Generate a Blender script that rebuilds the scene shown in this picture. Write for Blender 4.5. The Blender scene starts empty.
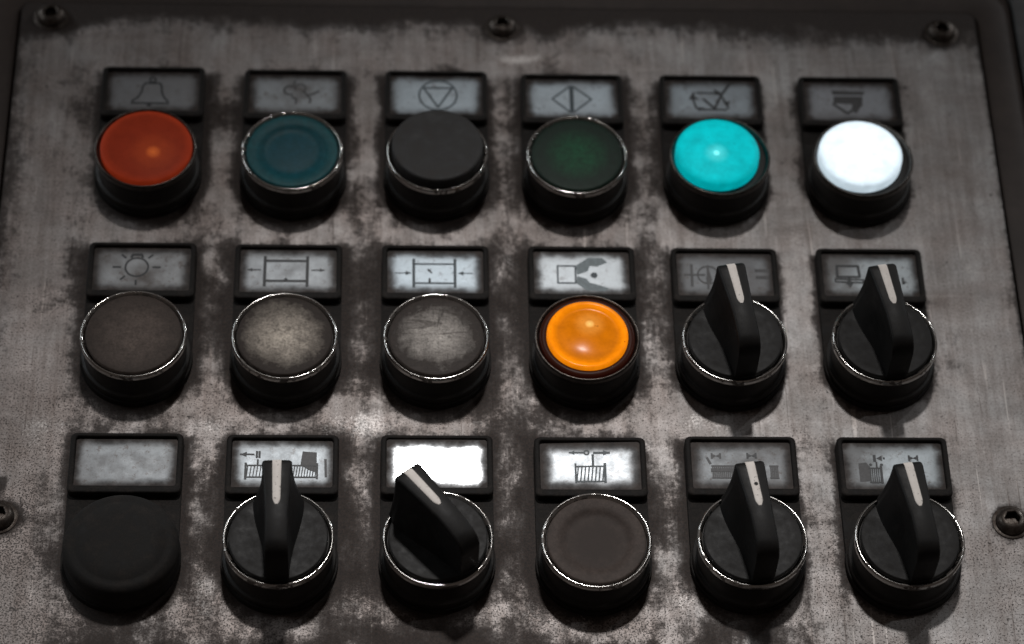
# Worn machine control panel: 18 push buttons / selectors. All dimensions below are millimetres, scaled by S.
import bpy, bmesh, math, random
from mathutils import Vector, Matrix, noise
S = 0.001
random.seed(7)
col = bpy.context.scene.collection
scene = bpy.context.scene
PI = math.pi

# ------------------------------------------------------------------ materials
class NT:
    def __init__(s, name):
        s.m = bpy.data.materials.new(name); s.m.use_nodes = True
        s.t = s.m.node_tree; s.n = s.t.nodes; s.l = s.t.links
        s.b = s.n['Principled BSDF']
        s.tc = s.n.new('ShaderNodeTexCoord')
    def coord(s): return s.tc.outputs['Object']
    def set(s, k, v):
        if hasattr(v, 'is_linked') or isinstance(v, bpy.types.NodeSocket): s.l.new(v, s.b.inputs[k])
        else: s.b.inputs[k].default_value = v
        return s
    def noise(s, scale, detail=4, rough=.6, vec=None, dist=0.0):
        n = s.n.new('ShaderNodeTexNoise'); n.inputs['Scale'].default_value = scale
        n.inputs['Detail'].default_value = detail; n.inputs['Roughness'].default_value = rough
        n.inputs['Distortion'].default_value = dist
        s.l.new(vec or s.coord(), n.inputs['Vector']); return n.outputs['Fac']
    def map(s, scale=(1,1,1), loc=(0,0,0), rot=(0,0,0)):
        n = s.n.new('ShaderNodeMapping'); n.inputs['Scale'].default_value = scale
        n.inputs['Location'].default_value = loc; n.inputs['Rotation'].default_value = rot
        s.l.new(s.coord(), n.inputs['Vector']); return n.outputs['Vector']
    def ramp(s, f, stops, interp='LINEAR'):
        n = s.n.new('ShaderNodeValToRGB'); r = n.color_ramp; r.interpolation = interp
        while len(r.elements) < len(stops): r.elements.new(0.5)
        for e, (p, c) in zip(r.elements, stops):
            e.position = p; e.color = (c, c, c, 1) if not hasattr(c, '__len__') else (*c[:3], 1)
        s.l.new(f, n.inputs['Fac']); return n.outputs['Color']
    def math(s, op, a, b=None, clamp=False):
        n = s.n.new('ShaderNodeMath'); n.operation = op; n.use_clamp = clamp
        for i, v in enumerate((a, b)):
            if v is None: continue
            if isinstance(v, bpy.types.NodeSocket): s.l.new(v, n.inputs[i])
            else: n.inputs[i].default_value = v
        return n.outputs[0]
    def mix(s, f, a, b, mode='MIX'):
        n = s.n.new('ShaderNodeMix'); n.data_type = 'RGBA'; n.blend_type = mode
        for k, v in ((0, f), (6, a), (7, b)):
            if isinstance(v, bpy.types.NodeSocket): s.l.new(v, n.inputs[k])
            elif k == 0: n.inputs[0].default_value = v
            else: n.inputs[k].default_value = (*v[:3], 1) if hasattr(v, '__len__') else (v, v, v, 1)
        return n.outputs[2]
    def xyz(s, vec=None):
        n = s.n.new('ShaderNodeSeparateXYZ'); s.l.new(vec or s.coord(), n.inputs[0]); return n.outputs
    def attr(s, name):
        n = s.n.new('ShaderNodeAttribute'); n.attribute_name = name; return n.outputs['Fac']
    def rad(s, cx=0, cy=0):
        """distance (in mm) from the local axis"""
        v = s.map(loc=(-cx*S, -cy*S, 0)); o = s.xyz(v)
        d = s.math('SQRT', s.math('ADD', s.math('MULTIPLY', o[0], o[0]), s.math('MULTIPLY', o[1], o[1])))
        return s.math('MULTIPLY', d, 1/S)
    def rnd(s):
        n = s.n.new('ShaderNodeObjectInfo'); return n.outputs['Random']
    def bump(s, h, strength=.3, dist=.0003):
        n = s.n.new('ShaderNodeBump'); n.inputs['Strength'].default_value = strength
        n.inputs['Distance'].default_value = dist
        s.l.new(h, n.inputs['Height']); s.l.new(n.outputs[0], s.b.inputs['Normal']); return s

def mat_black(name, base=.022, rough=.5, dust=.35, tint=(1, .93, .88), spec=.3):
    t = NT(name)
    n = t.noise(260, 6, .65)
    f = t.noise(2600, 2, .7)
    dustm = t.ramp(t.math('ADD', n, t.math('MULTIPLY', t.math('SUBTRACT', f, .5), .5)), [(.45, 0), (.8, dust)])
    c = t.mix(dustm, tuple(base*k for k in tint), (.060, .050, .044))
    t.set('Base Color', c).set('Roughness', t.ramp(n, [(.3, rough-.08), (.7, rough+.15)])).set('Specular IOR Level', spec)
    t.bump(f, .12, .00015)
    return t.m

M = {}
M['holder'] = mat_black('grimy_black_plastic', .007, .7, .5, (1, .82, .72), .22)
M['collar'] = mat_black('dull_black_collar', .013, .5, .4, (1, .87, .78))
M['knob'] = mat_black('black_knob_plastic', .0085, .5, .16, (1, .97, .95), .2)
M['rubber'] = mat_black('black_rubber', .011, .85, .4)

def m_chrome():
    t = NT('worn_chrome')
    n = t.noise(420, 4, .6); big = t.noise(110, 3, .6)
    dirt = t.ramp(t.math('ADD', n, t.math('MULTIPLY', big, .8)), [(.99, 0), (1.18, .9)])
    t.set('Base Color', t.mix(dirt, (.50, .49, .47), (.06, .048, .040)))
    t.set('Metallic', t.ramp(dirt, [(0, 1), (1, .1)])).set('Roughness', t.ramp(dirt, [(0, .15), (1, .5)]))
    return t.m
M['chrome'] = m_chrome()
def m_dark_ring():
    t = NT('tarnished_ring')
    n = t.noise(700, 5, .7)
    t.set('Base Color', t.ramp(n, [(.35, (.035, .03, .028)), (.75, (.12, .105, .09))])).set('Metallic', .8).set('Roughness', .3)
    return t.m
M['dark_ring'] = m_dark_ring()

def m_panel():
    t = NT('grimy_worn_metal')
    mot = t.noise(38, 9, .68, dist=.6)          # mottling of tens of mm
    mid = t.noise(170, 8, .7)
    fine = t.noise(1500, 4, .75); crust = t.noise(620, 5, .8); film = t.attr('film')
    streak = t.noise(150, 7, .75, vec=t.map(scale=(1, .16, 1)))
    brush = t.noise(420, 4, .7, vec=t.map(scale=(1, .05, 1), rot=(0, 0, .05)))
    brush2 = t.noise(300, 4, .7, vec=t.map(scale=(.06, 1, 1), rot=(0, 0, .1)))
    g = t.attr('grime'); w = t.attr('wear'); sp = t.attr('specks')
    base = t.ramp(mot, [(.30, (.20, .19, .185)), (.5, (.40, .395, .395)), (.70, (.64, .64, .645))])
    base = t.mix(t.ramp(mid, [(.35, 0), (.7, .55)]), base, (.47, .46, .45))
    base = t.mix(t.ramp(brush, [(.42, 0), (.72, .55)]), base, (.15, .12, .105))
    base = t.mix(t.ramp(brush2, [(.52, 0), (.8, .35)]), base, (.62, .61, .60))
    base = t.mix(t.ramp(fine, [(.34, .55), (.46, .16), (.58, 0)]), base, (.075, .058, .050))
    base = t.mix(t.ramp(t.noise(2300, 3, .7), [(.52, 0), (.7, .5)]), base, (.52, .50, .48))
    for k_, (ro, sc) in enumerate(((.5, 620), (-.35, 740), (1.35, 680))):
        sn = t.noise(sc, 2, .5, vec=t.map(scale=(1, .028, 1), rot=(0, 0, ro), loc=(k_*.3, 0, 0)), dist=.3)
        base = t.mix(t.ramp(sn, [(.70, 0), (.72, .6)]), base, (.68, .66, .64) if k_ != 1 else (.12, .10, .09))
    base = t.mix(film, base, t.mix(1.0, base, (.90, .81, .77), 'MULTIPLY'))
    # baked-on brown grease, and the dark band along the top
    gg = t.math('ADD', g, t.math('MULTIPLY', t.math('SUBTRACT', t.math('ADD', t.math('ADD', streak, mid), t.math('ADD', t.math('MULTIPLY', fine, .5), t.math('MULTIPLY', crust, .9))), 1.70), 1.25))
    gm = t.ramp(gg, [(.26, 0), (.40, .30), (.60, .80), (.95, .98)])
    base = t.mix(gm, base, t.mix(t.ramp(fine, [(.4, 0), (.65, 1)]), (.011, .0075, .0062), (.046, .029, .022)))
    # bare, rubbed-bright metal
    wm = t.ramp(t.math('ADD', w, t.math('MULTIPLY', t.math('SUBTRACT', t.math('ADD', mid, fine), 1.0), 1.2)), [(.4, 0), (.8, .8)])
    base = t.mix(wm, base, (.74, .71, .69))
    # pits and spatter
    s1 = t.noise(2100, 2, .5); s2 = t.noise(430, 3, .55)
    th = t.math('MULTIPLY', sp, .15)
    pit = t.ramp(t.math('ADD', s1, th), [(.66, 0), (.71, .9)])
    pit2 = t.ramp(t.math('ADD', s2, t.math('MULTIPLY', sp, .06)), [(.70, 0), (.735, .9)])
    allp = t.math('MAXIMUM', pit, pit2)
    base = t.mix(allp, base, (.035, .026, .022))
    t.set('Base Color', base)
    t.set('Metallic', t.math('MULTIPLY', t.math('SUBTRACT', 1.0, t.math('MAXIMUM', gm, allp)), .55))
    rough = t.mix(gm, t.ramp(mid, [(.3, .48), (.7, .64)]), .78)
    t.set('Roughness', t.mix(wm, rough, .36))
    h = t.math('ADD', t.math('MULTIPLY', fine, .25), t.math('ADD', mid, t.math('MULTIPLY', allp, -.8)))
    t.bump(h, .22, .0003)
    return t.m
M['panel'] = m_panel()

def m_paint(name, c, r=.55):
    t = NT(name); n = t.noise(45, 8, .7); f = t.noise(800, 4, .7)
    k = t.ramp(n, [(.3, tuple(x*.6 for x in c)), (.7, tuple(min(1, x*1.4) for x in c))])
    k = t.mix(t.ramp(f, [(.55, 0), (.8, .5)]), k, tuple(x*.4 for x in c))
    t.set('Base Color', k).set('Roughness', r); t.bump(f, .2, .0003); return t.m
M['brown_frame'] = m_paint('dark_brown_enclosure_paint', (.042, .030, .025))
M['grey_frame'] = m_paint('grey_enclosure_paint', (.10, .10, .10))
M['gasket'] = m_paint('black_gasket', (.012, .011, .011), .7)

def m_screw():
    t = NT('dirty_steel'); n = t.noise(600, 5, .7)
    d = t.ramp(n, [(.30, 0), (.58, .95)])
    t.set('Base Color', t.mix(d, (.15, .135, .12), (.05, .038, .032))).set('Metallic', .85).set('Roughness', t.ramp(n, [(.3, .28), (.7, .6)]))
    t.bump(n, .2, .0003); return t.m
M['screw'] = m_screw()

def m_insert(name, tone, tint=(1, 1, 1), dirt=.5, smear=.4, rough=.3, metal=.6, seed=0.0, side=0.0):
    dirt += .18
    """silvery legend plate; grime creeps in from its edges. local coords: plate centre"""
    t = NT(name)
    v = t.map(loc=(seed, seed*.7, 0))
    o = t.xyz()
    ax = t.math('MULTIPLY', t.math('ABSOLUTE', o[0]), 1/S); ay = t.math('MULTIPLY', t.math('ABSOLUTE', o[1]), 1/S)
    d = t.math('MINIMUM', t.math('SUBTRACT', 13.5, ax), t.math('SUBTRACT', 7.6, ay))
    # corners rot first
    cr = t.math('SUBTRACT', 18.6, t.math('ADD', ax, ay))
    d = t.math('MINIMUM', d, t.math('MULTIPLY', cr, .8))
    n1 = t.noise(330, 7, .7, vec=v); n2 = t.noise(95, 6, .65, vec=v); n3 = t.noise(2400, 3, .7, vec=v)
    dd = t.math('ADD', d, t.math('MULTIPLY', t.math('SUBTRACT', t.math('ADD', t.math('MULTIPLY', n1, .7), t.math('MULTIPLY', n2, 1.3)), 1.0), 3.2))
    e = t.ramp(t.math('DIVIDE', dd, 5.0), [(.12*dirt, 1), (.08+.24*dirt, .80), (.22+.28*dirt, .38), (.36+.32*dirt, .12), (min(1, .62+.35*dirt), 0)])
    sm = t.ramp(t.math('ADD', n2, t.math('MULTIPLY', o[0], side/S/26)), [(.42, 0), (.72, smear)])
    base = tuple(tone*k*q for k, q in zip(tint, (.93, .99, 1.05)))
    c = t.mix(t.ramp(n1, [(.3, 0), (.7, .35)]), base, tuple(x*.82 for x in base))
    c = t.mix(t.ramp(t.noise(520, 6, .8, vec=v), [(.56, 0), (.64, .35+smear*.5)]), c, (.085, .062, .050))
    c = t.mix(sm, c, (.085, .066, .056))
    c = t.mix(t.ramp(n3, [(.55, 0), (.72, .35)]), c, (.10, .08, .07))
    c = t.mix(e, c, t.mix(t.ramp(n1, [(.35, 0), (.65, 1)]), (.018, .013, .011), (.050, .036, .030)))
    t.set('Base Color', c)
    t.set('Metallic', t.math('MULTIPLY', t.math('SUBTRACT', 1.0, e), metal))
    t.set('Roughness', t.mix(t.math('MAXIMUM', e, sm), t.ramp(n1, [(.3, rough-.05), (.7, rough+.08)]), .7))
    t.bump(t.math('ADD', n1, t.math('MULTIPLY', e, .8)), .12, .0002)
    return t.m

def m_ink(name, c): 
    t = NT(name); n = t.noise(900, 4, .7)
    t.set('Base Color', t.mix(t.ramp(n, [(.45, 0), (.75, .5)]), c, tuple(min(1, x*1.9+.03) for x in c))).set('Roughness', .5); return t.m
M['ink_dark'] = m_ink('dark_ink', (.014, .017, .020))
M['ink_blue'] = m_ink('faded_blue_grey_ink', (.026, .044, .054))
M['ink_grey'] = m_ink('grey_ink', (.16, .20, .215))
M['ink_pale'] = m_ink('worn_pale_ink', (.040, .040, .042))

def m_cap(name, center, edge, r0=4, r1=12, rough=.55, nz=.5, scr=0.0, seed=0.0):
    """painted / printed cap with wear from the centre outwards"""
    t = NT(name)
    v = t.map(loc=(seed, seed, 0))
    r = t.rad(); n = t.noise(170, 7, .72, vec=v); f = t.noise(1400, 4, .75, vec=v)
    n4 = t.noise(420, 6, .75, vec=v)
    rr = t.math('ADD', r, t.math('MULTIPLY', t.math('SUBTRACT', t.math('ADD', n, t.math('MULTIPLY', n4, .8)), .9), 12*nz))
    k = t.ramp(t.math('DIVIDE', rr, 14), [(max(0, r0/14), center), ((r0+r1)/28, tuple((a*.6+b*.4) for a, b in zip(center, edge))), (r1/14, edge)])
    k = t.mix(t.ramp(f, [(.42, 0), (.7, .6)]), k, tuple(x*.45 for x in edge))
    k = t.mix(t.ramp(n4, [(.36, .65), (.60, 0)]), k, tuple(x*.5 for x in edge))
    if scr:
        s1 = t.noise(260, 2, .5, vec=t.map(scale=(1, .12, 1), rot=(0, 0, .7)), dist=2.0)
        s2 = t.noise(260, 2, .5, vec=t.map(scale=(.14, 1, 1), rot=(0, 0, .4)), dist=2.5)
        k = t.mix(t.ramp(s1, [(.62, 0), (.66, scr)]), k, (.03, .024, .02))
        k = t.mix(t.ramp(s2, [(.60, 0), (.64, scr)]), k, (.05, .04, .035))
    t.set('Base Color', k).set('Roughness', rough).set('Specular IOR Level', .18); t.bump(t.math('ADD', n, f), .2, .0003); return t.m

def m_lens(name, colr, glow, strength, hot, hot_at=(0, 0), hot_r=2.0, hot_s=1.0, rim=1.0, rough=.3, dirt_y=None, rimr=10.5, specks=0.0, spec=.08):
    """lit lens: coloured plastic with the lamp showing as a brighter spot"""
    t = NT(name)
    r = t.rad(); h = t.rad(*hot_at)
    n = t.noise(260, 6, .7); f = t.noise(1800, 3, .7)
    hs = t.ramp(t.math('DIVIDE', h, hot_r*4), [(0, 1), (.12, .75), (.3, .22), (1, 0)], 'EASE')
    edge = t.ramp(t.math('DIVIDE', r, 14), [(max(0, rimr-2.2)/14, 0), (rimr/14, 1), (min(1, (rimr+1.6)/14), .15 if rim > 1 else 1)])
    e = t.mix(hs, glow, hot)
    st = t.math('ADD', t.math('MULTIPLY', hs, hot_s), t.math('ADD', 1.0, t.math('MULTIPLY', edge, rim-1.0)))
    mot = t.ramp(n, [(.3, .70), (.7, 1.12)])
    st = t.math('MULTIPLY', st, mot)
    if dirt_y is not None:
        o = t.xyz()
        q = t.math('ADD', t.math('MULTIPLY', o[1], -1/S), t.math('MULTIPLY', t.math('SUBTRACT', t.noise(420, 6, .8), .5), 8))
        dm = t.ramp(t.math('DIVIDE', q, 14), [(dirt_y/14, 0), (dirt_y/14+.12, .6)])
        st = t.math('MULTIPLY', st, t.math('SUBTRACT', 1.0, dm))
    if specks:
        s_ = t.ramp(t.noise(520, 2, .5), [(.70, 0), (.74, specks)])
        st = t.math('MULTIPLY', st, t.math('SUBTRACT', 1.0, s_))
    t.set('Base Color', t.mix(t.ramp(f, [(.5, 0), (.8, .5)]), colr, tuple(x*.5 for x in colr))).set('Roughness', rough).set('Specular IOR Level', spec)
    t.set('Emission Color', e).set('Emission Strength', t.math('MULTIPLY', st, strength))
    return t.m

def m_stripe():
    t = NT('chipped_cream_paint')
    cb = t.n.new('ShaderNodeVectorMath'); cb.operation = 'ADD'; t.l.new(t.coord(), cb.inputs[0]); t.l.new(t.rnd(), cb.inputs[1])
    n = t.noise(900, 5, .75, vec=cb.outputs[0]); b = t.noise(420, 3, .6, vec=cb.outputs[0])
    c = t.mix(t.ramp(b, [(.3, 0), (.7, .5)]), (.80, .75, .70), (.64, .58, .53))
    c = t.mix(t.ramp(n, [(.60, 0), (.66, .9)]), c, (.05, .04, .035))
    t.set('Base Color', c).set('Roughness', .55); return t.m
M['stripe'] = m_stripe()

# ------------------------------------------------------------------ mesh helpers
def link(name, me, mat, parent=None, loc=(0, 0, 0), rot=(0, 0, 0)):
    o = bpy.data.objects.new(name, me); col.objects.link(o)
    if mat and not me.materials: me.materials.append(mat)
    o.location = Vector(loc)*S; o.rotation_euler = rot
    if parent: o.parent = parent
    return o
def to_mesh(bm, name, smooth=False, angle=None):
    bmesh.ops.recalc_face_normals(bm, faces=bm.faces)
    bmesh.ops.scale(bm, vec=(S, S, S), verts=bm.verts)
    me = bpy.data.meshes.new(name); bm.to_mesh(me); bm.free()
    if smooth:
        me.polygons.foreach_set('use_smooth', [True]*len(me.polygons))
        if angle: me.set_sharp_from_angle(angle=math.radians(angle))
    return me
def lathe(profile, seg=96, wob=0.0):
    """profile: (radius, z) pairs; r=0 ends are closed"""
    bm = bmesh.new(); rings = []
    for r, z in profile:
        if r <= 1e-6: rings.append([bm.verts.new((0, 0, z))]); continue
        rings.append([bm.verts.new((r*math.cos(2*PI*i/seg), r*math.sin(2*PI*i/seg), z)) for i in range(seg)])
    for a, b in zip(rings, rings[1:]):
        for i in range(seg):
            j = (i+1) % seg
            if len(a) == 1 and len(b) == 1: continue
            if len(a) == 1: bm.faces.new((a[0], b[i], b[j]))
            elif len(b) == 1: bm.faces.new((a[i], b[0], a[j]))
            else: bm.faces.new((a[i], b[i], b[j], a[j]))
    return bm
def arc(cx, cz, r, a0, a1, n=6):
    return [(cx+r*math.cos(math.radians(a0+(a1-a0)*k/n)), cz+r*math.sin(math.radians(a0+(a1-a0)*k/n))) for k in range(n+1)]
def prism(bm, pts, z0, z1, bev=0.0, seg=2):
    lo = [bm.verts.new((x, y, z0)) for x, y in pts]; hi = [bm.verts.new((x, y, z1)) for x, y in pts]
    f1 = bm.faces.new(hi); f0 = bm.faces.new(lo[::-1]); n = len(pts)
    for i in range(n): bm.faces.new((lo[i], lo[(i+1) % n], hi[(i+1) % n], hi[i]))
    if bev: bmesh.ops.bevel(bm, geom=list(f1.edges), offset=bev, segments=seg, profile=.5, affect='EDGES')
def rrect(x0, y0, x1, y1, r, n=5):
    p = []
    for cx, cy, a in ((x1-r, y1-r, 0), (x0+r, y1-r, 90), (x0+r, y0+r, 180), (x1-r, y0+r, 270)):
        for k in range(n+1):
            t = math.radians(a+90*k/n); p.append((cx+r*math.cos(t), cy+r*math.sin(t)))
    return p
def frame_mesh(outer, inner, z0, z1, bev=.35):
    """ring between two outlines with the same number of points"""
    bm = bmesh.new(); n = len(outer)
    def sh(pts, z): return [bm.verts.new((x, y, z)) for x, y in pts]
    c = lambda pts, d: [(x - d*(1 if x > 0 else -1), y - d*(1 if y > -8.9 else -1)) for x, y in pts]
    L = [sh(outer, z0), sh(outer, z1-bev), sh(c(outer, bev*.35), z1-bev*.25), sh(c(outer, bev), z1),
         sh(c(inner, -bev*.8), z1), sh(c(inner, -bev*.2), z1-bev*.3), sh(inner, z1-bev), sh(inner, z0)]
    for a, b in zip(L, L[1:]+L[:1]):
        for i in range(n):
            j = (i+1) % n; bm.faces.new((a[i], a[j], b[j], b[i]))
    return bm

CACHE = {}
def cached(key, fn):
    if key not in CACHE: CACHE[key] = fn()
    return CACHE[key]

CY = -36.6          # button axis below the top edge of its legend holder
def base_mesh():
    bm = bmesh.new()
    pts = [(x, y) for x, y in rrect(-14.65, -30, 14.65, 0, 1.5)][:12]      # two upper rounded corners
    R = 15.0
    arcp = [(R*math.cos(math.radians(a)), CY+R*math.sin(math.radians(a))) for a in range(168, 373, 6)]
    prism(bm, pts+arcp, .05, 2.0, .5)
    return to_mesh(bm, 'holder_plate', True, 40)
def label_frame_mesh():
    return to_mesh(frame_mesh(rrect(-14.65, -18.4, 14.65, 0, 1.5), rrect(-13.2, -16.2, 13.2, -1.15, .8), 2.05, 4.4, .45), 'label_frame', True, 50)
def collar_mesh():
    p = [(0, 2.1), (14.5, 2.1), (14.5, 3.6)]+arc(14.1, 3.6, .4, 0, 90, 4)+[(13.7, 4.2), (13.45, 4.6), (13.45, 9.6), (13.6, 10.0), (13.75, 10.4), (13.75, 11.6), (12.4, 11.6), (0, 11.4)]
    return to_mesh(lathe(p), 'collar', True, 35)
def ring_mesh():
    p = [(13.80, 10.6), (14.06, 10.9), (14.12, 11.4), (14.12, 12.1)]+arc(13.42, 12.2, .70, 0, 58, 9)+arc(13.645, 12.565, .27, 64, 150, 8)+[(13.12, 12.35), (12.9, 12.0), (12.8, 11.65), (13.4, 11.62)]
    p.append(p[0])
    return to_mesh(lathe(p, 192), 'bezel_ring', True, 60)
def cap_flush():     # slightly dished cap with a faint step
    p = [(12.65, 11.5), (12.65, 12.2)]+arc(12.25, 12.2, .4, 0, 90, 4)+[(11.4, 12.55), (10.4, 12.5), (9.6, 12.4), (8.9, 12.24), (8.3, 12.1), (7.6, 12.0), (6.6, 12.0), (5, 12.0), (2.5, 12.0), (0, 12.0)]
    return to_mesh(lathe(p), 'cap_flush', True)
def cap_groove():
    p = [(12.65, 11.5), (12.65, 12.2)]+arc(12.25, 12.2, .4, 0, 90, 4)+[(11.4, 12.6), (10.2, 12.55), (9.4, 12.4), (8.8, 12.15), (8.2, 11.9), (7.5, 11.75), (6.8, 11.72), (6.0, 11.76), (5, 11.82), (3.5, 11.87), (2, 11.9), (0, 11.9)]
    return to_mesh(lathe(p), 'cap_groove', True)
def cap_flat():
    p = [(12.65, 11.5), (12.65, 12.3)]+arc(12.2, 12.3, .45, 0, 90, 4)+[(11, 12.82), (8, 12.9), (4, 12.93), (0, 12.94)]
    return to_mesh(lathe(p), 'cap_flat', True)
def cap_raised():
    p = [(12.75, 11.5), (12.75, 15.0)]+arc(11.95, 15.0, .8, 0, 90, 6)+[(11, 15.72), (8, 15.55), (4, 15.45), (0, 15.42)]
    return to_mesh(lathe(p), 'cap_raised', True, 60)
def lens_dome():
    p = [(12.75, 11.4), (12.75, 12.7)]+arc(12.0, 12.7, .75, 0, 70, 5)+[(11.2, 13.62), (9, 14.0), (6, 14.25), (3, 14.37), (0, 14.4)]
    return to_mesh(lathe(p), 'lens_dome', True)
def lens_high():
    p = [(11.75, 11.5), (11.75, 14.0)]+arc(11.0, 14.0, .75, 0, 65, 5)+[(10.2, 15.0), (8, 15.5), (5, 15.8), (2.5, 15.95), (0, 16)]
    return to_mesh(lathe(p), 'lens_high', True, 60)
def lens_small():
    p = [(10.9, 12.6), (10.9, 13.5)]+arc(10.2, 13.5, .7, 0, 80, 5)+[(9.6, 14.1), (9.0, 13.7), (8.2, 13.6), (5, 13.95), (2.5, 14.12), (0, 14.18)]
    return to_mesh(lathe(p), 'lens_small', True)
def amber_ring():
    p = [(12.75, 11.5), (12.75, 12.6), (12.4, 12.95), (11.6, 13.05), (11.0, 12.9), (10.95, 12.0)]
    p.append(p[0]); return to_mesh(lathe(p), 'lens_skirt', True, 60)
def boot_mesh():
    p = [(14.9, 2.1), (14.95, 3.5), (14.5, 4.4), (14.6, 5.5), (14.8, 6.8), (14.75, 8.0), (14.3, 9.3), (13.6, 10.1), (12.8, 10.4), (11.9, 10.3), (11.3, 10.5), (10.5, 11.0), (8, 11.35), (5, 11.5), (0, 11.6)]
    return to_mesh(lathe(p), 'boot', True)
def disc_mesh():
    p = [(12.6, 11.5), (12.6, 12.9)]+arc(12.2, 12.9, .4, 0, 90, 4)+[(10.5, 13.2), (6, 13.16), (0, 13.15)]
    return to_mesh(lathe(p), 'knob_disc', True)
def grip_mesh():
    """bar handle across the disc, flanks flaring out concavely into the disc"""
    bm = bmesh.new(); secs = []
    Y0, Y1 = -12.5, 13.6; N = 44; m = 9
    for k in range(N+1):
        y = Y0+(Y1-Y0)*k/N
        # top height
        h = 29.4 - .0*y
        if y < 0: h = 29.4-.016*y*y
        e1 = (Y1-y); e0 = (y-Y0)
        drop = 0
        if e1 < 2.2: drop = 2.2-math.sqrt(max(0, 2.2**2-(2.2-e1)**2))
        if e0 < 3.0: drop = max(drop, (3.0-math.sqrt(max(0, 9-(3.0-e0)**2)))*1.0)
        wt = 3.9 - 1.0*min(1, (Y1-y)/16)
        corner = 1.0
        if e1 < 1.6: corner = max(.72, math.sqrt(max(0, 1-((1.6-e1)/1.6)**2))*.28+.72)
        wt *= corner
        circ = math.sqrt(max(.5, 12.75**2-min(12.6, abs(y))**2)) if abs(y) < 12.6 else wt+.5
        q = max(0, min(1, (y+12)/21)); fl = 2.9*q*q*(3-2*q)
        flare = max(0, min(max(circ-wt-.1, 1.9 if y > 0 else 0), fl))
        zt = h-drop; zb = 13.13; pts = []
        for j in range(m+1):
            u = j/m; z = zb+(zt-.7-zb)*u
            w = wt + flare*(1-u)**2.4
            pts.append((w, z))
        pts += [(wt-.18, zt-.25), (wt-.65, zt), (0, zt+.05)]
        full = pts + [(-x, z) for x, z in pts[-2::-1]]
        secs.append([bm.verts.new((x, y, z)) for x, z in full])
    for a, b in zip(secs, secs[1:]):
        for i in range(len(a)-1): bm.faces.new((a[i], a[i+1], b[i+1], b[i]))
        bm.faces.new((a[-1], a[0], b[0], b[-1]))
    bm.faces.new(secs[0][::-1]); bm.faces.new(secs[-1])
    return to_mesh(bm, 'grip', True, 50)
def stripe_mesh():
    bm = bmesh.new()
    secs = []
    for k in range(25):
        y = 13.72-14.0*k/24
        e1 = 13.6-y; drop = 0
        if e1 < 2.2: drop = 2.2-math.sqrt(max(0, 2.2**2-(2.2-max(0, e1))**2))
        z = 29.4-drop+.16; w = 1.16-.010*k
        if k >= 22: w *= (.9, .7, .35)[k-22]
        secs.append([bm.verts.new(p) for p in ((-w, y, z-.5), (-w, y, z-.06), (-w+.08, y, z), (w-.08, y, z), (w, y, z-.06), (w, y, z-.5))])
    for a, b in zip(secs, secs[1:]):
        for i in range(6): bm.faces.new((a[i], a[(i+1) % 6], b[(i+1) % 6], b[i]))
    bm.faces.new(secs[0][::-1]); bm.faces.new(secs[-1])
    return to_mesh(bm, 'stripe', True, 40)

# ---- symbols: strokes in mm on the legend plate, centre = (0,0)
class Sym:
    def __init__(s): s.bm = bmesh.new(); s.z = 0; s.n = 0
    def poly(s, pts):
        s.z += .0025; s.n += 1; prism(s.bm, pts, 0, .03+s.z); return s
    def line(s, x0, y0, x1, y1, w=.4):
        d = Vector((x1-x0, y1-y0)); 
        if d.length < 1e-5: return s
        d.normalize(); w = w*1.3; p = Vector((-d.y, d.x))*w/2; e = d*w*.25
        a, b = Vector((x0, y0))-e, Vector((x1, y1))+e
        return s.poly([tuple(a-p), tuple(b-p), tuple(b+p), tuple(a+p)])
    def path(s, pts, w=.4, close=False):
        q = list(pts)+([pts[0]] if close else [])
        for a, b in zip(q, q[1:]): s.line(*a, *b, w)
        return s
    def circ(s, cx, cy, r, w=.4, n=32, a0=0, a1=360):
        """annulus as one strip"""
        s.z += .0025; w = w*1.3; L = []; full = a1-a0 >= 360; m = n if full else n+1
        for k in range(m):
            a = math.radians(a0+(a1-a0)*k/n); c, t = math.cos(a), math.sin(a)
            L.append([s.bm.verts.new((cx+(r+q)*c, cy+(r+q)*t, z)) for q, z in ((-w/2, 0), (-w/2, .03+s.z), (w/2, .03+s.z), (w/2, 0))])
        for k in range(n):
            a, b = L[k], L[(k+1) % m]
            for i in range(4): s.bm.faces.new((a[i], a[(i+1) % 4], b[(i+1) % 4], b[i]))
        if not full: s.bm.faces.new(L[0]); s.bm.faces.new(L[-1][::-1])
        return s
    def dot(s, cx, cy, r, n=20): return s.poly([(cx+r*math.cos(2*PI*k/n), cy+r*math.sin(2*PI*k/n)) for k in range(n)])
    def arrow(s, x0, y0, x1, y1, w=.35, h=1.1):
        s.line(x0, y0, x1, y1, w); d = (Vector((x1-x0, y1-y0))).normalized(); p = Vector((-d.y, d.x))
        t = Vector((x1, y1)); b = t-d*h*1.5
        return s.poly([tuple(t), tuple(b+p*h*.75), tuple(b-p*h*.75)])
    def comb(s, x0, x1, yb, yt, n, slant=.4, w=.22, rails=(1, 1)):
        if rails[0]: s.line(x0, yt, x1, yt, .35)
        if rails[1]: s.line(x0, yb, x1, yb, .35)
        for k in range(n):
            x = x0+(x1-x0)*(k+.5)/n; s.line(x-slant/2, yb, x+slant/2, yt, w)
        return s
    def mesh(s, name): return to_mesh(s.bm, name)

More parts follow.
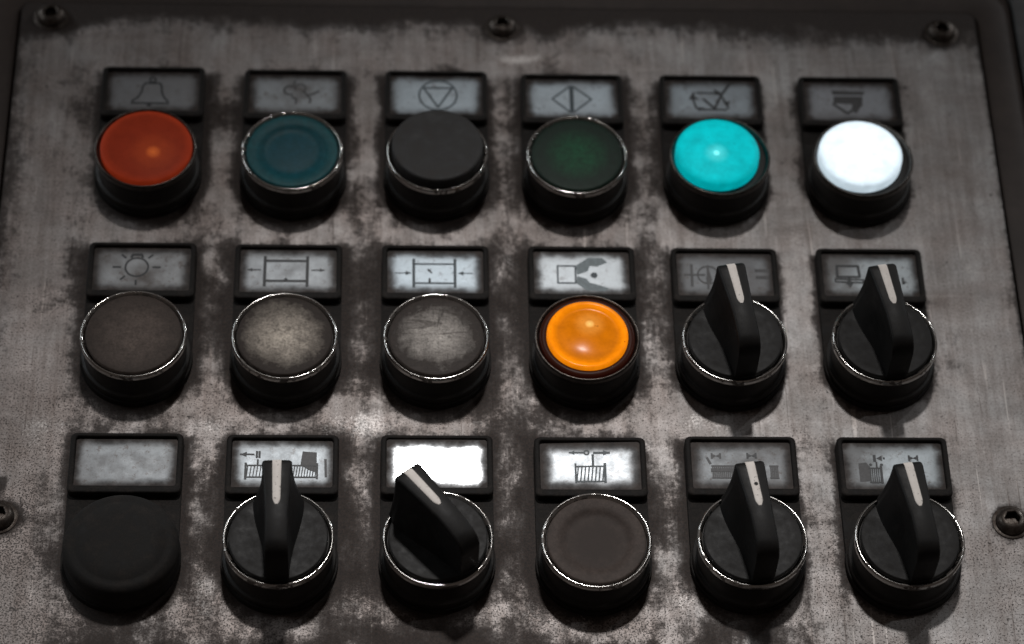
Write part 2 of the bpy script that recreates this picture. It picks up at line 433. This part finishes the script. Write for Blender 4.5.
def sym_bell():
    s = Sym()
    s.path([(-2.3, 3.2), (-2.9, 2.2), (-3.3, -.3), (-4.2, -2.1), (-5.6, -3.2), (-5.8, -4.2), (4.5, -4.2), (4.3, -3.3), (3.3, -2.1), (2.6, -.4), (2.4, 2.1), (1.9, 3.2)], .42, True)
    s.circ(-.25, 4.4, .85, .4); s.dot(-.9, -4.9, .6); return [(s, 'ink_dark')]
def sym_vehicle():
    s = Sym(); s.circ(-1.6, 1.6, 1.6, .5, 24, 40, 300).circ(1.4, 2.4, 1.5, .35, 24, -60, 200)
    s.path([(2.2, 1.4), (3.4, -.2), (4.4, -1.6), (4.2, -3.0)], .45).path([(3.2, -.2), (5.0, .2), (6.6, 1.4)], .5)
    s.line(-.4, 3.6, -.2, 5.2, .4).path([(-1.0, -.8), (.4, -1.8), (.2, -3.4)], .4); return [(s, 'ink_pale')]
def sym_stop():
    s = Sym(); s.circ(.5, .2, 5.4, .42, 48); s.path([(-3.6, 2.9), (4.6, 2.9), (.5, -4.2)], .45, True); return [(s, 'ink_blue')]
def sym_start():
    s = Sym(); s.path([(-.7, 4.6), (-5.7, 0), (-.7, -4.8)], .42).path([(.5, 4.6), (5.6, 0), (.5, -4.8)], .42)
    s.line(-.1, 4.6, -.1, -4.8, .95); return [(s, 'ink_blue')]
def sym_cycle():
    s = Sym(); s.line(-4, 2.7, 1.2, 2.6, .5); s.path([(5.7, 6.0), (3.1, 2), (.9, -3.1)], .6); s.line(-2.2, .4, .9, -3.1, .6)
    s.path([(-4.9, 2.8), (-5.1, 0), (-4.4, -3.1)], .5); s.poly([(-5.4, 2.2), (-3.4, .2), (-6.4, .2)])
    s.line(-3.9, -3.5, 4.3, -3.5, .5); s.poly([(1.0, 4.3), (3.8, 2.4), (1.4, 1.8)]); s.poly([(5.6, -.4), (3.4, -.6), (4.6, -2.6)])
    s.line(3.1, 1.8, 4.9, -3, .5); s.poly([(-4.2, -2.6), (-2, -2.9), (-3.6, -4.1)]); return [(s, 'ink_dark')]
def sym_hopper():
    s = Sym(); s.poly([(-5.2, 4.2), (4.7, 3.9), (4.0, 2.6), (-4.8, 2.6)]); s.poly([(-4.6, 2.0), (3.8, 2.0), (3.5, -1.0), (-4.9, -.6)])
    s.path([(-5, -.8), (-1.1, -4.3), (3.2, -1.1)], .7); s.poly([(.6, -.9), (3.4, -1), (1.6, -4.2), (.1, -3.4)])
    return [(s, 'ink_pale')]
def sym_lamp():
    s = Sym(); c = (-1.4, .8); s.circ(*c, 3.1, .42)
    for a in (0, 45, 135, 180, 225, 270): 
        ca, sa = math.cos(math.radians(a)), math.sin(math.radians(a)); r0 = 4.4; r1 = 6.4 if a in (0, 180) else 5.9
        s.line(c[0]+r0*ca, c[1]+r0*sa, c[0]+r1*ca, c[1]+r1*sa, .45)
    s.path([(-3.0, 4.2), (-2.6, 5.0), (-.3, 5.0), (.1, 4.2)], .6); return [(s, 'ink_dark')]
def sym_open():
    s = Sym()
    for x in (-6.4, 5.2): s.line(x, 5.0, x, -4.9, .65)
    s.line(-6.4, 3.6, 5.2, 3.6, .6).line(-6.4, -3.2, 5.2, -3.2, .6); s.poly([(-.6, -2.0), (-1.5, -3.2), (.3, -3.2)])
    s.arrow(-7.6, .5, -11.0, .5, .3, .8).arrow(6.4, .5, 9.8, .5, .3, .8); return [(s, 'ink_dark')]
def sym_close():
    s = Sym()
    for x in (-5.9, 5.4): s.line(x, 4.4, x, -5.0, .6)
    s.line(-5.9, 2.8, 5.4, 2.8, .42).line(-5.9, -3.7, 5.4, -3.7, .42)
    s.arrow(-11, -.3, -6.7, -.3, .22, .95).arrow(10.2, -.3, 6.3, -.3, .22, .95)
    q = Sym(); q.poly([(-1.9, -3.4), (-1.8, -2.0), (-1.3, -2.0), (-1.2, -3.4)]).line(-2.0, 1.0, -1.0, -.2, .35).line(-1.2, 1.0, -1.9, .4, .25)
    return [(s, 'ink_blue'), (q, 'ink_dark')]
def sym_gripper():
    s = Sym(); s.path([(-6.6, 2.5), (-1.7, 2.5), (-1.7, -3.3), (-6.6, -3.3)], .38, True); s.dot(3.4, -.6, .95)
    g = Sym(); g.poly([(-1.5, 2.7), (1.9, 5.3), (5.8, 5.3), (7.2, 3.8), (4.3, 2.4), (2.3, 2.6), (1.7, .8), (-1.3, -.5)])
    g.poly([(-1.5, -3.4), (-1.3, -.9), (1.2, -1.8), (2.2, -3.2), (3.7, -3.6), (7.4, -5), (6.2, -6), (1.2, -5.7)])
    return [(s, 'ink_blue'), (g, 'ink_grey')]
def sym_timer():
    s = Sym(); s.line(-9.1, 3.5, -9.2, -3.8, .6).line(-11.2, 0, -5.6, 0, .5); s.circ(-4.6, 0, 2.9, .4)
    s.line(-4.6, 3.2, -4.8, -4.6, .5); s.poly([(-4.2, 1.4), (-3.6, -1.8), (-5.0, -4.2), (-5.3, -1)]); s.line(8.6, 1.6, 11.6, 1.6, .8).line(8.8, -.7, 11.6, -.7, .8)
    return [(s, 'ink_pale')]
def sym_lift():
    s = Sym(); s.path([(-9.1, 3.2), (-3.2, 3.2), (-3.0, -.5), (-9.2, -.5)], .6, True); s.path([(-9.8, -1.2), (-2.1, -1.5), (-2.1, -2.5), (-9.8, -2.2)], .4, True)
    s.line(-6, -.5, -6, -2.3, .8); s.poly([(-7, -2.6), (-4.8, -2.6), (-5.8, -4)]); s.poly([(8.8, -1.4), (10, -2.5), (8.8, -2.6)]).line(8.9, -.8, 8.9, -2.8, .5)
    return [(s, 'ink_dark')]
def sym_conveyor_left():
    s = Sym(); s.arrow(-7.4, 3.0, -11.0, 3.0, .4, 1.1); s.line(-6.7, 3.9, -6.7, 2.0, .45).line(-6.0, 3.9, -6.0, 2.0, .45); s.line(-6.4, 1.4, -6.4, -.4, .4)
    s.line(-9.5, .3, -9.5, -4.6, .5); s.comb(-9.5, -3.6, -4.0, -.4, 7); s.comb(2.7, 9.1, -4.0, -.4, 9); s.line(9.1, .2, 9.1, -4.4, .4)
    g = Sym(); g.poly([(5.2, 4.0), (8.9, 3.7), (9.0, -2.6), (7.0, -1.8), (4.7, -.2)]); g.line(11.2, 1.5, 11.4, -3.8, .5)
    return [(s, 'ink_dark'), (g, 'ink_pale')]
def sym_conveyor_both():
    s = Sym(); s.arrow(-1.4, 4.3, -5.4, 4.3, .4, .9).arrow(1.0, 4.2, 5.1, 4.2, .55, 1.1); s.circ(-.9, 4.3, .6, .35)
    s.line(.7, 3.6, .7, .2, .5); s.line(-3.9, .9, -3.9, -4.8, .4).line(3.8, .9, 3.8, -4.8, .55); s.comb(-3.9, 3.8, -4.5, .1, 8, .5, .3)
    return [(s, 'ink_blue')]
def bow(s, x, y, k=1.1):
    s.line(x-k, y+k*.7, x-k, y-k*.7, .4).line(x+k, y+k*.7, x+k, y-k*.7, .4)
    s.poly([(x-k, y+k*.6), (x, y+.1), (x, y-.1), (x-k, y-k*.6)]); s.poly([(x+k, y-k*.6), (x+.02, y-.1), (x+.02, y+.1), (x+k, y+k*.6)]); return s
def sym_clamp():
    s = Sym(); bow(s, 2.8, 3.1); q = Sym(); bow(q, -6.6, 3.0); q.line(-9, 2.4, -8.2, .6, .5)
    q.comb(-7.9, -1.9, -3.8, -.1, 12, 0, .3); q.comb(7.4, 9.6, -3.8, -.1, 5, 0, .3); q.line(-7.9, -1.4, -2.4, -1.4, .8)
    return [(s, 'ink_dark'), (q, 'ink_pale')]
def sym_clamp_open():
    s = Sym(); bow(s, 5.4, 2.6); s.line(-4.9, 3.4, -4.9, 1.6, .6); s.poly([(-4.4, 2.5), (-2.9, 3.4), (-2.9, 1.6)]); s.line(-2.5, 2.5, -2.3, 2.5, .5)
    s.dot(-6.1, .5, .4).dot(-3.2, .5, .4).line(-4.5, 1.2, -4.5, -.4, .35); s.comb(-6.6, -3.4, -5.0, -.6, 6, .1, .28); s.line(-3.4, 0, -3.4, -5.2, .45)
    g = Sym(); g.poly([(-9.3, .9), (-7.2, 1.2), (-6.3, -.2), (-6.3, -4.6), (-9.3, -4.8)]); return [(s, 'ink_dark'), (g, 'ink_pale')]

# ------------------------------------------------------------------ units
def tag(o, label, cat, group=None, kind=None):
    o['label'] = label
    if cat: o['category'] = cat
    if group: o['group'] = group
    if kind: o['kind'] = kind
    return o

def unit(name, cat, group, label, x, y, insert_mat, sym, tilt=(0, 0)):
    e = bpy.data.objects.new(name, None); e.empty_display_size = .01; col.objects.link(e)
    e.location = (x*S, y*S, 0); tag(e, label, cat, group)
    link('mounting_plate', cached('base', base_mesh), M['holder'], e)
    link('label_frame', cached('frame', label_frame_mesh), M['holder'], e)
    bm = bmesh.new(); prism(bm, rrect(-13.15, -7.45, 13.15, 7.45, .7), 0, .6)
    pl = link('label_plate', to_mesh(bm, 'label_plate'), insert_mat, e, (0, -8.68, 2.75), (math.radians(tilt[0]), math.radians(tilt[1]), 0))
    if sym:
        for s, mk in sym():
            link('symbol', s.mesh('symbol'), M[mk], pl, (0, 0, .61))
    return e
def ring_on(e, mat='chrome', R=1.0):
    link('collar', cached('collar', collar_mesh), M['collar'], e, (0, CY, 0))
    link('bezel_ring', cached('ring_'+mat, ring_mesh), M[mat], e, (0, CY, 0), (0, 0, random.random()*6))
def button(label, x, y, ins, sym, capfn, capmat, ring='chrome', tilt=(0, 0), name='push_button', cat='push button', group='unlit push buttons', caprot=0, lx=0):
    e = unit(name, cat, group, label, x, y, ins, sym, tilt); ring_on(e, ring)
    me = CACHE.get(capfn.__name__) or capfn(); CACHE[capfn.__name__] = me
    me2 = me.copy(); me2.materials.clear()
    link('button_cap' if 'lens' not in capfn.__name__ else 'lens', me2, capmat, e, (lx, CY, 0), (0, 0, caprot)); return e
def selector(label, x, y, ins, sym, rot, tilt=(0, 0)):
    e = unit('rotary_selector', 'rotary switch', 'black rotary selectors', label, x, y, ins, sym, tilt); ring_on(e)
    k = link('knob', cached('disc', disc_mesh), M['knob'], e, (0, CY, 0), (0, 0, math.radians(rot)))
    link('grip', cached('grip', grip_mesh), M['knob'], k)
    st_ = link('pointer_stripe', cached('stripe', stripe_mesh), M['stripe'], k)
    return e

P = 62.39
def pos(j, i, dx=0, dy=0): return ((i-2.5)*40+dx, (1-j)*P+dy)

bl = (.89, .985, 1.03)
INS = {
 'r1c1': m_insert('legend_dim_grey', 0.22, (1, .98, .97), .35, .35, .42, .35, 1.1),
 'r1c2': m_insert('legend_smeared', 0.3, (.97, 1, 1), .45, .75, .42, .35, 2.3),
 'r1c3': m_insert('legend_bluish', 0.46, bl, .4, .3, .38, .45, 3.7),
 'r1c4': m_insert('legend_bluish_b', 0.5, bl, .6, .35, .36, .45, 4.1),
 'r1c5': m_insert('legend_grey_b', 0.38, bl, .55, .45, .42, .35, 5.9),
 'r1c6': m_insert('legend_grey_c', 0.32, (.98, .98, 1), .6, .4, .45, .3, 6.2),
 'r2c1': m_insert('legend_stained', 0.3, (1, .99, .97), .6, .8, .42, .35, 7.3, ),
 'r2c2': m_insert('legend_stained_b', 0.36, (.98, 1, 1), .5, .45, .38, .4, 8.8),
 'r2c3': m_insert('legend_clean_blue', 0.46, bl, .7, .1, .30, .5, 9.4),
 'r2c4': m_insert('legend_clean_white', 0.46, (.97, 1, 1), .6, .1, .30, .5, 10.6),
 'r2c5': m_insert('legend_dull', 0.2, (1, 1, 1), .45, .4, .5, .3, 11.2),
 'r2c6': m_insert('legend_half_stained', 0.44, (.95, 1, 1), .5, .7, .42, .35, 12.9, -.5),
 'r3c1': m_insert('legend_blank', 0.3, (.98, 1, 1), .35, .5, .38, .4, 13.5),
 'r3c2': m_insert('legend_bright_blue', 0.38, (.95, .99, 1), .45, .25, .36, .45, 14.7),
 'r3c3': m_insert('legend_blank_gleaming', 0.9, (1, .99, .97), .75, .0, .20, .9, 15.8),
 'r3c4': m_insert('legend_bright_worn', .34, (.98, 1, 1), .9, .15, .34, .5, 16.4),
 'r3c5': m_insert('legend_dull_b', 0.26, (.98, 1, 1), .8, .6, .45, .35, 17.6),
 'r3c6': m_insert('legend_bluish_c', 0.38, (.93, .99, 1), .5, .55, .40, .35, 18.1, -.6),
}
brown = (.115, .095, .082)
C = {
 'teal': m_cap('teal_cap_plastic', (.008, .070, .098), (.010, .092, .105), 5, 12, .45, .3, 0, 1.0),
 'green': m_cap('dark_green_cap_plastic', (.008, .13, .052), (.009, .026, .017), 0, 9.5, .5, .2, 0, 2.0),
 'black': mat_black('black_cap_plastic', .026, .6, .5, (1, 1, 1)),
 'brown': m_cap('grimy_brown_cap', (.15, .115, .098), (.055, .041, .034), 2, 12, .6, .9, 0, 3.0),
 'beige': m_cap('rubbed_beige_cap', (.68, .60, .51), (.040, .030, .025), 2.0, 11, .6, .9, 0, 4.0),
 'scratched': m_cap('scratched_beige_cap', (.80, .74, .68), (.042, .032, .027), -1.0, 10.5, .55, 1.1, .6, 5.0),
 'brown2': m_cap('grimy_dark_brown_cap', (.040, .029, .025), (.075, .057, .049), 4, 11, .6, .45, 0, 6.0),
 'red': m_lens('dim_red_orange_lens', (.19, .022, .009), (.60, .060, .016), .11, (1.0, .22, .04), (2.2, -2.8), 2.2, 2.2, 1.9, .5, rimr=12.4),
 'cyan': m_lens('lit_cyan_lens', (.002, .12, .13), (.0, .50, .54), 1.0, (.25, .95, .95), (-.5, -1.6), 1.0, .6, .62, .5, None, rimr=12.2, specks=.4),
 'white': m_lens('lit_white_lens', (.6, .62, .65), (.74, .90, 1.0), 1.12, (1, 1, 1), (0, 0), 3, .25, .50, .5, None, rimr=12.3, specks=.35),
 'orange': m_lens('lit_orange_lens', (.30, .075, .002), (1.0, .27, .003), .50, (1, .70, .22), (.7, 3.4), 1.3, 1.0, 2.0, .15, spec=.055, rimr=9.9, specks=.8),
 'amber': m_lens('dark_amber_skirt', (.026, .010, .006), (.35, .03, .005), .03, (.35, .03, .005), (0, 0), 1, 0, 1.0, .35),
}
U = unit
g_un, g_lit = 'unlit push buttons', 'illuminated push buttons'
button('dim red orange push button under the bell symbol label', *pos(0, 0, -.35, .8), INS['r1c1'], sym_bell, lens_dome, C['red'], 'dark_ring', lx=.25, name='illuminated_push_button', cat='push button', group=g_lit)
button('unlit teal blue push button in a chrome ring', *pos(0, 1, .25, .3), INS['r1c2'], sym_vehicle, cap_groove, C['teal'], group=g_un)
button('raised black push button under the circled triangle symbol', *pos(0, 2, .6, .4), INS['r1c3'], sym_stop, cap_raised, C['black'], group=g_un)
button('dark green push button under the split diamond symbol', *pos(0, 3, -.4, -.3), INS['r1c4'], sym_start, cap_flat, C['green'], group=g_un)
button('brightly lit cyan push button beside the white one', *pos(0, 4, -.3, -.2), INS['r1c5'], sym_cycle, lens_high, C['cyan'], 'dark_ring', lx=-.9, name='illuminated_push_button', group=g_lit)
button('glowing white push button at the end of the top row', *pos(0, 5, 0, -.3), INS['r1c6'], sym_hopper, lens_high, C['white'], 'dark_ring', lx=-1.0, name='illuminated_push_button', group=g_lit)
button('plain brown push button under the radiating lamp symbol', *pos(1, 0, 0, .1), INS['r2c1'], sym_lamp, cap_flat, C['brown'], group=g_un)
button('beige worn push button under the symbol with outward arrows', *pos(1, 1, -.1, -.2), INS['r2c2'], sym_open, cap_flat, C['beige'], group=g_un)
button('scratched grey push button under the symbol with inward arrows', *pos(1, 2, .1, -.1), INS['r2c3'], sym_close, cap_flat, C['scratched'], group=g_un)
e = button('glowing orange push button under the gripper claw symbol', *pos(1, 3, .3, -.1), INS['r2c4'], sym_gripper, lens_small, C['orange'], 'dark_ring', name='illuminated_push_button', group=g_lit)
link('lens_skirt', amber_ring(), C['amber'], e, (0, CY, 0))
selector('black rotary selector directly right of the orange button', *pos(1, 4, -.2, -.3), INS['r2c5'], sym_timer, 9)
selector('black rotary selector below the glowing white button', *pos(1, 5, .1, -.1), INS['r2c6'], sym_lift, 9)
e = unit('push_button', 'push button', g_un, 'black rubber booted push button without a ring, under a blank label', *pos(2, 0, -.6, .1), INS['r3c1'], None)
link('rubber_boot', boot_mesh(), M['rubber'], e, (.7, CY, 0))
selector('upright black rotary selector beside the rubber booted button', *pos(2, 1, 0, -.2), INS['r3c2'], sym_conveyor_left, 1)
selector('black rotary selector turned to the left under a gleaming blank label', *pos(2, 2, .3, -.1), INS['r3c3'], None, 39, (4.2, 0))
button('brown push button at the bottom under the comb symbol with arrows', *pos(2, 3, .5, -.5), INS['r3c4'], sym_conveyor_both, cap_groove, C['brown2'], group=g_un, tilt=(1.7, -1.4))
selector('black rotary selector right of the bottom brown button, dark chip on its stripe', *pos(2, 4, .3, 0), INS['r3c5'], sym_clamp, 8)
selector('black rotary selector nearest the bottom right screw', *pos(2, 5, .5, 0), INS['r3c6'], sym_clamp_open, 8)

# chip on the stripe of the bottom-row selector
chip = Sym().dot(.25, 6.0, .55, 9).mesh('chip')
for o in col.objects:
    if o.get('label', '').endswith('dark chip on its stripe'):
        k = [c for c in o.children if c.name.startswith('knob')][0]
        s_ = [c for c in k.children if c.name.startswith('pointer_stripe')][0]
        ch = link('chip', chip, M['knob'], k, (0, 0, 29.53))

# ------------------------------------------------------------------ panel sheet
X0, X1, Y0, Y1 = -140.6, 140.8, -190, 91.0
centres = [pos(j, i) for j in range(4) for i in range(6)]
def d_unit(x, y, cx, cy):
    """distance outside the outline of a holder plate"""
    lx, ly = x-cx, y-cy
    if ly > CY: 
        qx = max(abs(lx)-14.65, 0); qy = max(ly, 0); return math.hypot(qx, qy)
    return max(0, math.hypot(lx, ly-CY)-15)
# stains and dark patches (x, y, rx, ry, amount) and rubbed patches, as seen on the plate
stains = [(-121, 60, 4, 14, .3), (-80, 46, 4, 10, .45), (-120, -4, 4, 12, .5), (-79, -20, 5, 16, .5), (-80, 5, 8, 10, .35), (-40, -8, 5, 22, .5), (-40, -26, 6, 20, .3),
          (0, -18, 5, 24, .45), (0, 30, 6, 20, .35), (40, 35, 5, 24, .45), (40, -10, 5, 22, .45), (-80, -82, 5, 20, .55), (-120, -95, 4, 14, .35), (-40, -88, 5, 26, .5),
          (0, -92, 5, 28, .6), (40, -92, 5, 20, .55), (-100, -58, 16, 4, .35), (-60, -57, 14, 3, .25), (60, -118, 14, 5, 1.0), (-95, -120, 15, 6, .6), (-20, -121, 20, 4, 1.0), (-45, -117, 10, 5, .55),
          (14, -56, 12, 4, .35), (0, -55, 8, 6, .4), (100, 83, 40, 6, .6), (-138, 20, 3, 60, .35), (-130, -84, 4, 4, .6), (-118, -76, 5, 4, .25), (80, -94, 4, 18, .35), (120, -35, 4, 10, .25),
          (-134, -76, 2.2, 2.2, .9), (-132, 40, 8, 26, .2), (-20, 60, 30, 3, .1)]
wear = [(6, 72, 6, 2, .9), (-2, 66, 14, 6, .3), (28, 73, 12, 4, .3), (-40, -58, 12, 5, .8), (-80, -58, 10, 4, .6), (-8, -56, 12, 4, .5), (50, -56, 10, 4, .45), (80, -58, 9, 4, .25), (-128, -112, 14, 12, .3),
        (-122, -60, 10, 10, .45), (-80, -106, 8, 14, .5), (-40, -113, 8, 6, .55), (45, -108, 8, 8, .6), (6, -112, 8, 8, .4), (20, -115, 12, 5, .5), (-36, 20, 4, 10, .3), (0, -2, 3, 10, .5), (95, -61, 20, 6, .15), (128, -10, 9, 30, .3), (3, -22, 3, 8, .4), (82, 0, 3, 25, .3), (-40, 8, 8, 4, .35), (20, 6, 14, 4, .35), (60, 7, 14, 4, .35), (100, 6, 14, 4, .35)]
def top_edge(x):     # wavy lower border of the dark band along the top of the plate
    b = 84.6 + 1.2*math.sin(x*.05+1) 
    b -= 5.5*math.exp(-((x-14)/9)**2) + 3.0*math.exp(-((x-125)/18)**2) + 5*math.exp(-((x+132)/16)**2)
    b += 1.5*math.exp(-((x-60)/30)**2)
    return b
def build_panel():
    bm = bmesh.new(); st = 1.0
    nx = int((X1-X0)/st); ny = int((Y1-Y0)/st)
    gl = bm.verts.layers.float.new('grime'); wl = bm.verts.layers.float.new('wear'); sl = bm.verts.layers.float.new('specks'); fl_ = bm.verts.layers.float.new('film')
    def inside(x, y, r=3):   # rounded corners
        for sx, cx in ((-1, X0+r), (1, X1-r)):
            if (x-cx)*sx > 0 and y > Y1-r and math.hypot(x-cx, y-(Y1-r)) > r:
                d = Vector((x-cx, y-(Y1-r))).normalized()*r; return cx+d.x, Y1-r+d.y
        return x, y
    grid = []
    for j in range(ny+1):
        row = []
        for i in range(nx+1):
            x = X0+(X1-X0)*i/nx; y = Y0+(Y1-Y0)*j/ny
            px, py = inside(x, y)
            v = bm.verts.new((px, py, 0)); row.append(v)
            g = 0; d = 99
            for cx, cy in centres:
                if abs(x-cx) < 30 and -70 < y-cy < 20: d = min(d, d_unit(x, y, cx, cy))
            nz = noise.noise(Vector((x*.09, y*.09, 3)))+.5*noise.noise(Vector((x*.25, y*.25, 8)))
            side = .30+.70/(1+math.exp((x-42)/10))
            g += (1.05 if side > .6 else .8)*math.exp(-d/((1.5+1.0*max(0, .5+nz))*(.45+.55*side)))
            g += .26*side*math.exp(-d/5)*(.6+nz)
            for sx, sy, rx, ry, a in stains:
                q = ((x-sx+2*nz)/rx)**2+((y-sy+2*nz)/ry)**2
                if q < 9: g += .78*a*math.exp(-q*.8)
            for sx, sy in ((-131.5, 84.5), (0, 83), (130, 83), (-132, -86), (130.2, -86)):
                g += .9*math.exp(-max(0, math.hypot(x-sx, y-sy)-4.0)/1.6)
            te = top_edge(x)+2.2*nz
            g += .75/(1+math.exp(-(y-te+1)/3.2))+.8/(1+math.exp(-(y-te-2-1.5*nz)/1.5))  # darkens the plate above the wavy top edge, in the same layer
            g += .5*math.exp(-(x-X0)/1.5)+.5*math.exp(-(X1-x)/1.2)
            g += .06*max(0, min(1, (60-abs(x))/60))
            g += .10*(.5+nz)*side 
            wv = 0
            for sx, sy, rx, ry, a in wear:
                q = ((x-sx+3*nz)/rx)**2+((y-sy+2*nz)/ry)**2
                if q < 9: wv += a*math.exp(-q*.8)
            v[fl_] = max(0, min(1, .22+.62*side+.5*nz-.25*max(0, (y-40)/40)))
            v[gl] = min(1.3, max(0, g)); v[wl] = min(1, wv*max(0, 1-g*.6))
            v[sl] = max(0, min(1.2, .10+.55*max(0, (-20-y)/80)+.4*nz + .25*max(0, (-x-40)/100) - .35*(1-side)))
        grid.append(row)
    for j in range(ny):
        for i in range(nx):
            bm.faces.new((grid[j][i], grid[j][i+1], grid[j+1][i+1], grid[j+1][i]))
    # skirt: real thickness
    border = [grid[0][i] for i in range(nx+1)]+[grid[j][nx] for j in range(1, ny+1)]+[grid[ny][i] for i in range(nx-1, -1, -1)]+[grid[j][0] for j in range(ny-1, 0, -1)]
    low = [bm.verts.new((v.co.x, v.co.y, -2.0)) for v in border]
    for v, w in zip(border, low):
        w[gl] = 1.2
    n = len(border)
    for k in range(n): bm.faces.new((border[k], low[k], low[(k+1) % n], border[(k+1) % n]))
    bm.faces.new(low)
    return to_mesh(bm, 'panel_sheet')
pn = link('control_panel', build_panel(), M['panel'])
tag(pn, 'stained grey metal control panel plate carrying all the buttons', 'control panel')

# enclosure round the plate: black gasket floor, brown rim, grey outer flange
def band(pts_out, pts_in, z0, z1, name):
    bm = bmesh.new()
    L = [[bm.verts.new((x, y, z)) for x, y in pts] for pts, z in ((pts_out, z0), (pts_out, z1), (pts_in, z1), (pts_in, z0))]
    n = len(pts_out)
    for a, b in zip(L, L[1:]+L[:1]):
        for i in range(n): bm.faces.new((a[i], a[(i+1) % n], b[(i+1) % n], b[i]))
    es = [e for e in bm.edges if all(abs(v.co.z-z1) < 1e-6 for v in e.verts) and (set(e.verts) <= set(L[1]) or set(e.verts) <= set(L[2]))]
    bmesh.ops.bevel(bm, geom=es, offset=.5, segments=2, profile=.5, affect='EDGES')
    return to_mesh(bm, name, True, 40)
enc = bpy.data.objects.new('enclosure', None); col.objects.link(enc); enc.empty_display_size = .02
tag(enc, 'dark brown steel enclosure edge running round the panel plate', 'enclosure')
link('rim', band(rrect(-152, -201, 152.3, 103, 9, 8), rrect(-141.4, -191, 141.6, 91.8, 3.5, 8), -6, -.8, 'rim'), M['brown_frame'], enc)
link('flange', band(rrect(-230, -280, 230, 180, 12, 8), rrect(-152.8, -202, 153.0, 104, 9.5, 8), -6, .6, 'flange'), M['grey_frame'], enc)
bm = bmesh.new(); prism(bm, rrect(-229, -279, 229, 179, 5), -9, -6.1); link('gasket', to_mesh(bm, 'gasket'), M['gasket'], enc)

# screws: button heads with hex sockets
def screw_head():
    prof = [(0, .6), (1.9, .6), (1.98, .9), (1.98, 2.55), (2.2, 2.7), (2.7, 2.6), (3.3, 2.2), (3.8, 1.6), (4.1, .9), (4.15, .35), (4.1, .3)]
    bm = bmesh.new(); seg = 48; rings = []
    for n, (r, z) in enumerate(prof):
        if r < 1e-6: rings.append([bm.verts.new((0, 0, z))]); continue
        row = []
        for i in range(seg):
            a = 2*PI*i/seg; rr = r
            if n < 5: aa = (a % (PI/3))-PI/6; rr = r*.93/math.cos(aa)      # hexagonal socket
            row.append(bm.verts.new((rr*math.cos(a), rr*math.sin(a), z)))
        rings.append(row)
    for a, b in zip(rings, rings[1:]):
        for i in range(seg):
            j = (i+1) % seg
            if len(a) == 1: bm.faces.new((a[0], b[i], b[j]))
            else: bm.faces.new((a[i], b[i], b[j], a[j]))
    return to_mesh(bm, 'screw_head', True, 40)
def washer():
    p = [(2, .05), (5.0, .05), (5.0, .25), (4.9, .32), (2, .32), (2, .05)]
    return to_mesh(lathe(p, 48), 'washer', True, 40)
for x, y, lab in ((-131.8, 85.2, 'dull screw at the top left corner, left of the bell label'), (.1, 83.0, 'dark screw with a bright glint at the middle of the top edge'),
                  (130.2, 83.0, 'shadowed screw at the top right corner of the plate'), (-132.6, -85.8, 'screw cut by the left picture edge beside the booted button'),
                  (130.4, -86.2, 'rust brown screw beside the bottom right selector')):
    e = bpy.data.objects.new('screw', None); e.empty_display_size = .005; col.objects.link(e); e.location = (x*S, y*S, 0)
    tag(e, lab, 'screw', 'socket screws holding the plate')
    link('washer', cached('washer', washer), M['screw'], e)
    link('head', cached('head', screw_head), M['screw'], e, rot=(0, 0, random.random()*2))

# ------------------------------------------------------------------ light
def area(name, pos_, target, size, power, colr=(1, 1, 1), shape='DISK', size_y=None):
    L = bpy.data.lights.new(name, 'AREA'); L.shape = shape; L.size = size; L.energy = power; L.color = colr
    if size_y: L.size_y = size_y
    o = bpy.data.objects.new(name, L); col.objects.link(o); o.location = pos_
    o.rotation_euler = (Vector(target)-Vector(pos_)).to_track_quat('-Z', 'Y').to_euler(); return o
T = Vector((-.02, -.07, .0))
D = 2.4
kd = Vector((.03, .41, .91)).normalized()
L = bpy.data.lights.new('key_lamp', 'SPOT'); L.energy = 118; L.color = (1, .97, .95); L.shadow_soft_size = .075
L.spot_size = math.radians(10.0); L.spot_blend = 1.0
ko = bpy.data.objects.new('key_lamp', L); col.objects.link(ko); ko.location = T+kd*D
ko.rotation_euler = (Vector((.004, -.128, 0))-ko.location).to_track_quat('-Z', 'Y').to_euler()
a0, a1 = Vector((-.58, .81, .10)).normalized(), Vector((-.80, .04, .60)).normalized()      # tall narrow window on the left
wc = (a0+a1).normalized()*1.5
lw = area('left_window', T+wc, T, .12, 4.6, (.88, .95, 1), 'RECTANGLE', 1.25)
zz = wc.normalized(); yy = (a1-a0); yy = (yy-zz*yy.dot(zz)).normalized(); xx = yy.cross(zz)
lw.rotation_euler = Matrix((xx, yy, zz)).transposed().to_euler()
area('right_lamp', T+Vector((.657, .704, .265)).normalized()*1.6, T, .05, 2.4, (.95, .98, 1))
area('right_lamp_low', T+Vector((.78, .284, .55)).normalized()*1.6, T, .05, 2.0, (.95, .98, 1))
w = bpy.data.worlds.new('World'); scene.world = w; w.use_nodes = True
w.node_tree.nodes['Background'].inputs['Color'].default_value = (1, .80, .70, 1)
w.node_tree.nodes['Background'].inputs['Strength'].default_value = .046

# ------------------------------------------------------------------ camera
cd = bpy.data.cameras.new('camera'); cam = bpy.data.objects.new('camera', cd); col.objects.link(cam)
cam.location = Vector((-32.08, -468.17, 627.44))*S
cam.rotation_euler = (.6174, -.0390, -.0193)
cd.sensor_width = 36; cd.lens = 2826.1/1024*36
cd.clip_start = .02; cd.clip_end = 20
cd.dof.use_dof = True; cd.dof.aperture_fstop = 10.5; cd.dof.focus_distance = .728
scene.camera = cam
scene.view_settings.view_transform = 'Standard'; scene.view_settings.look = 'None'
scene.view_settings.exposure = 0; scene.view_settings.gamma = 1
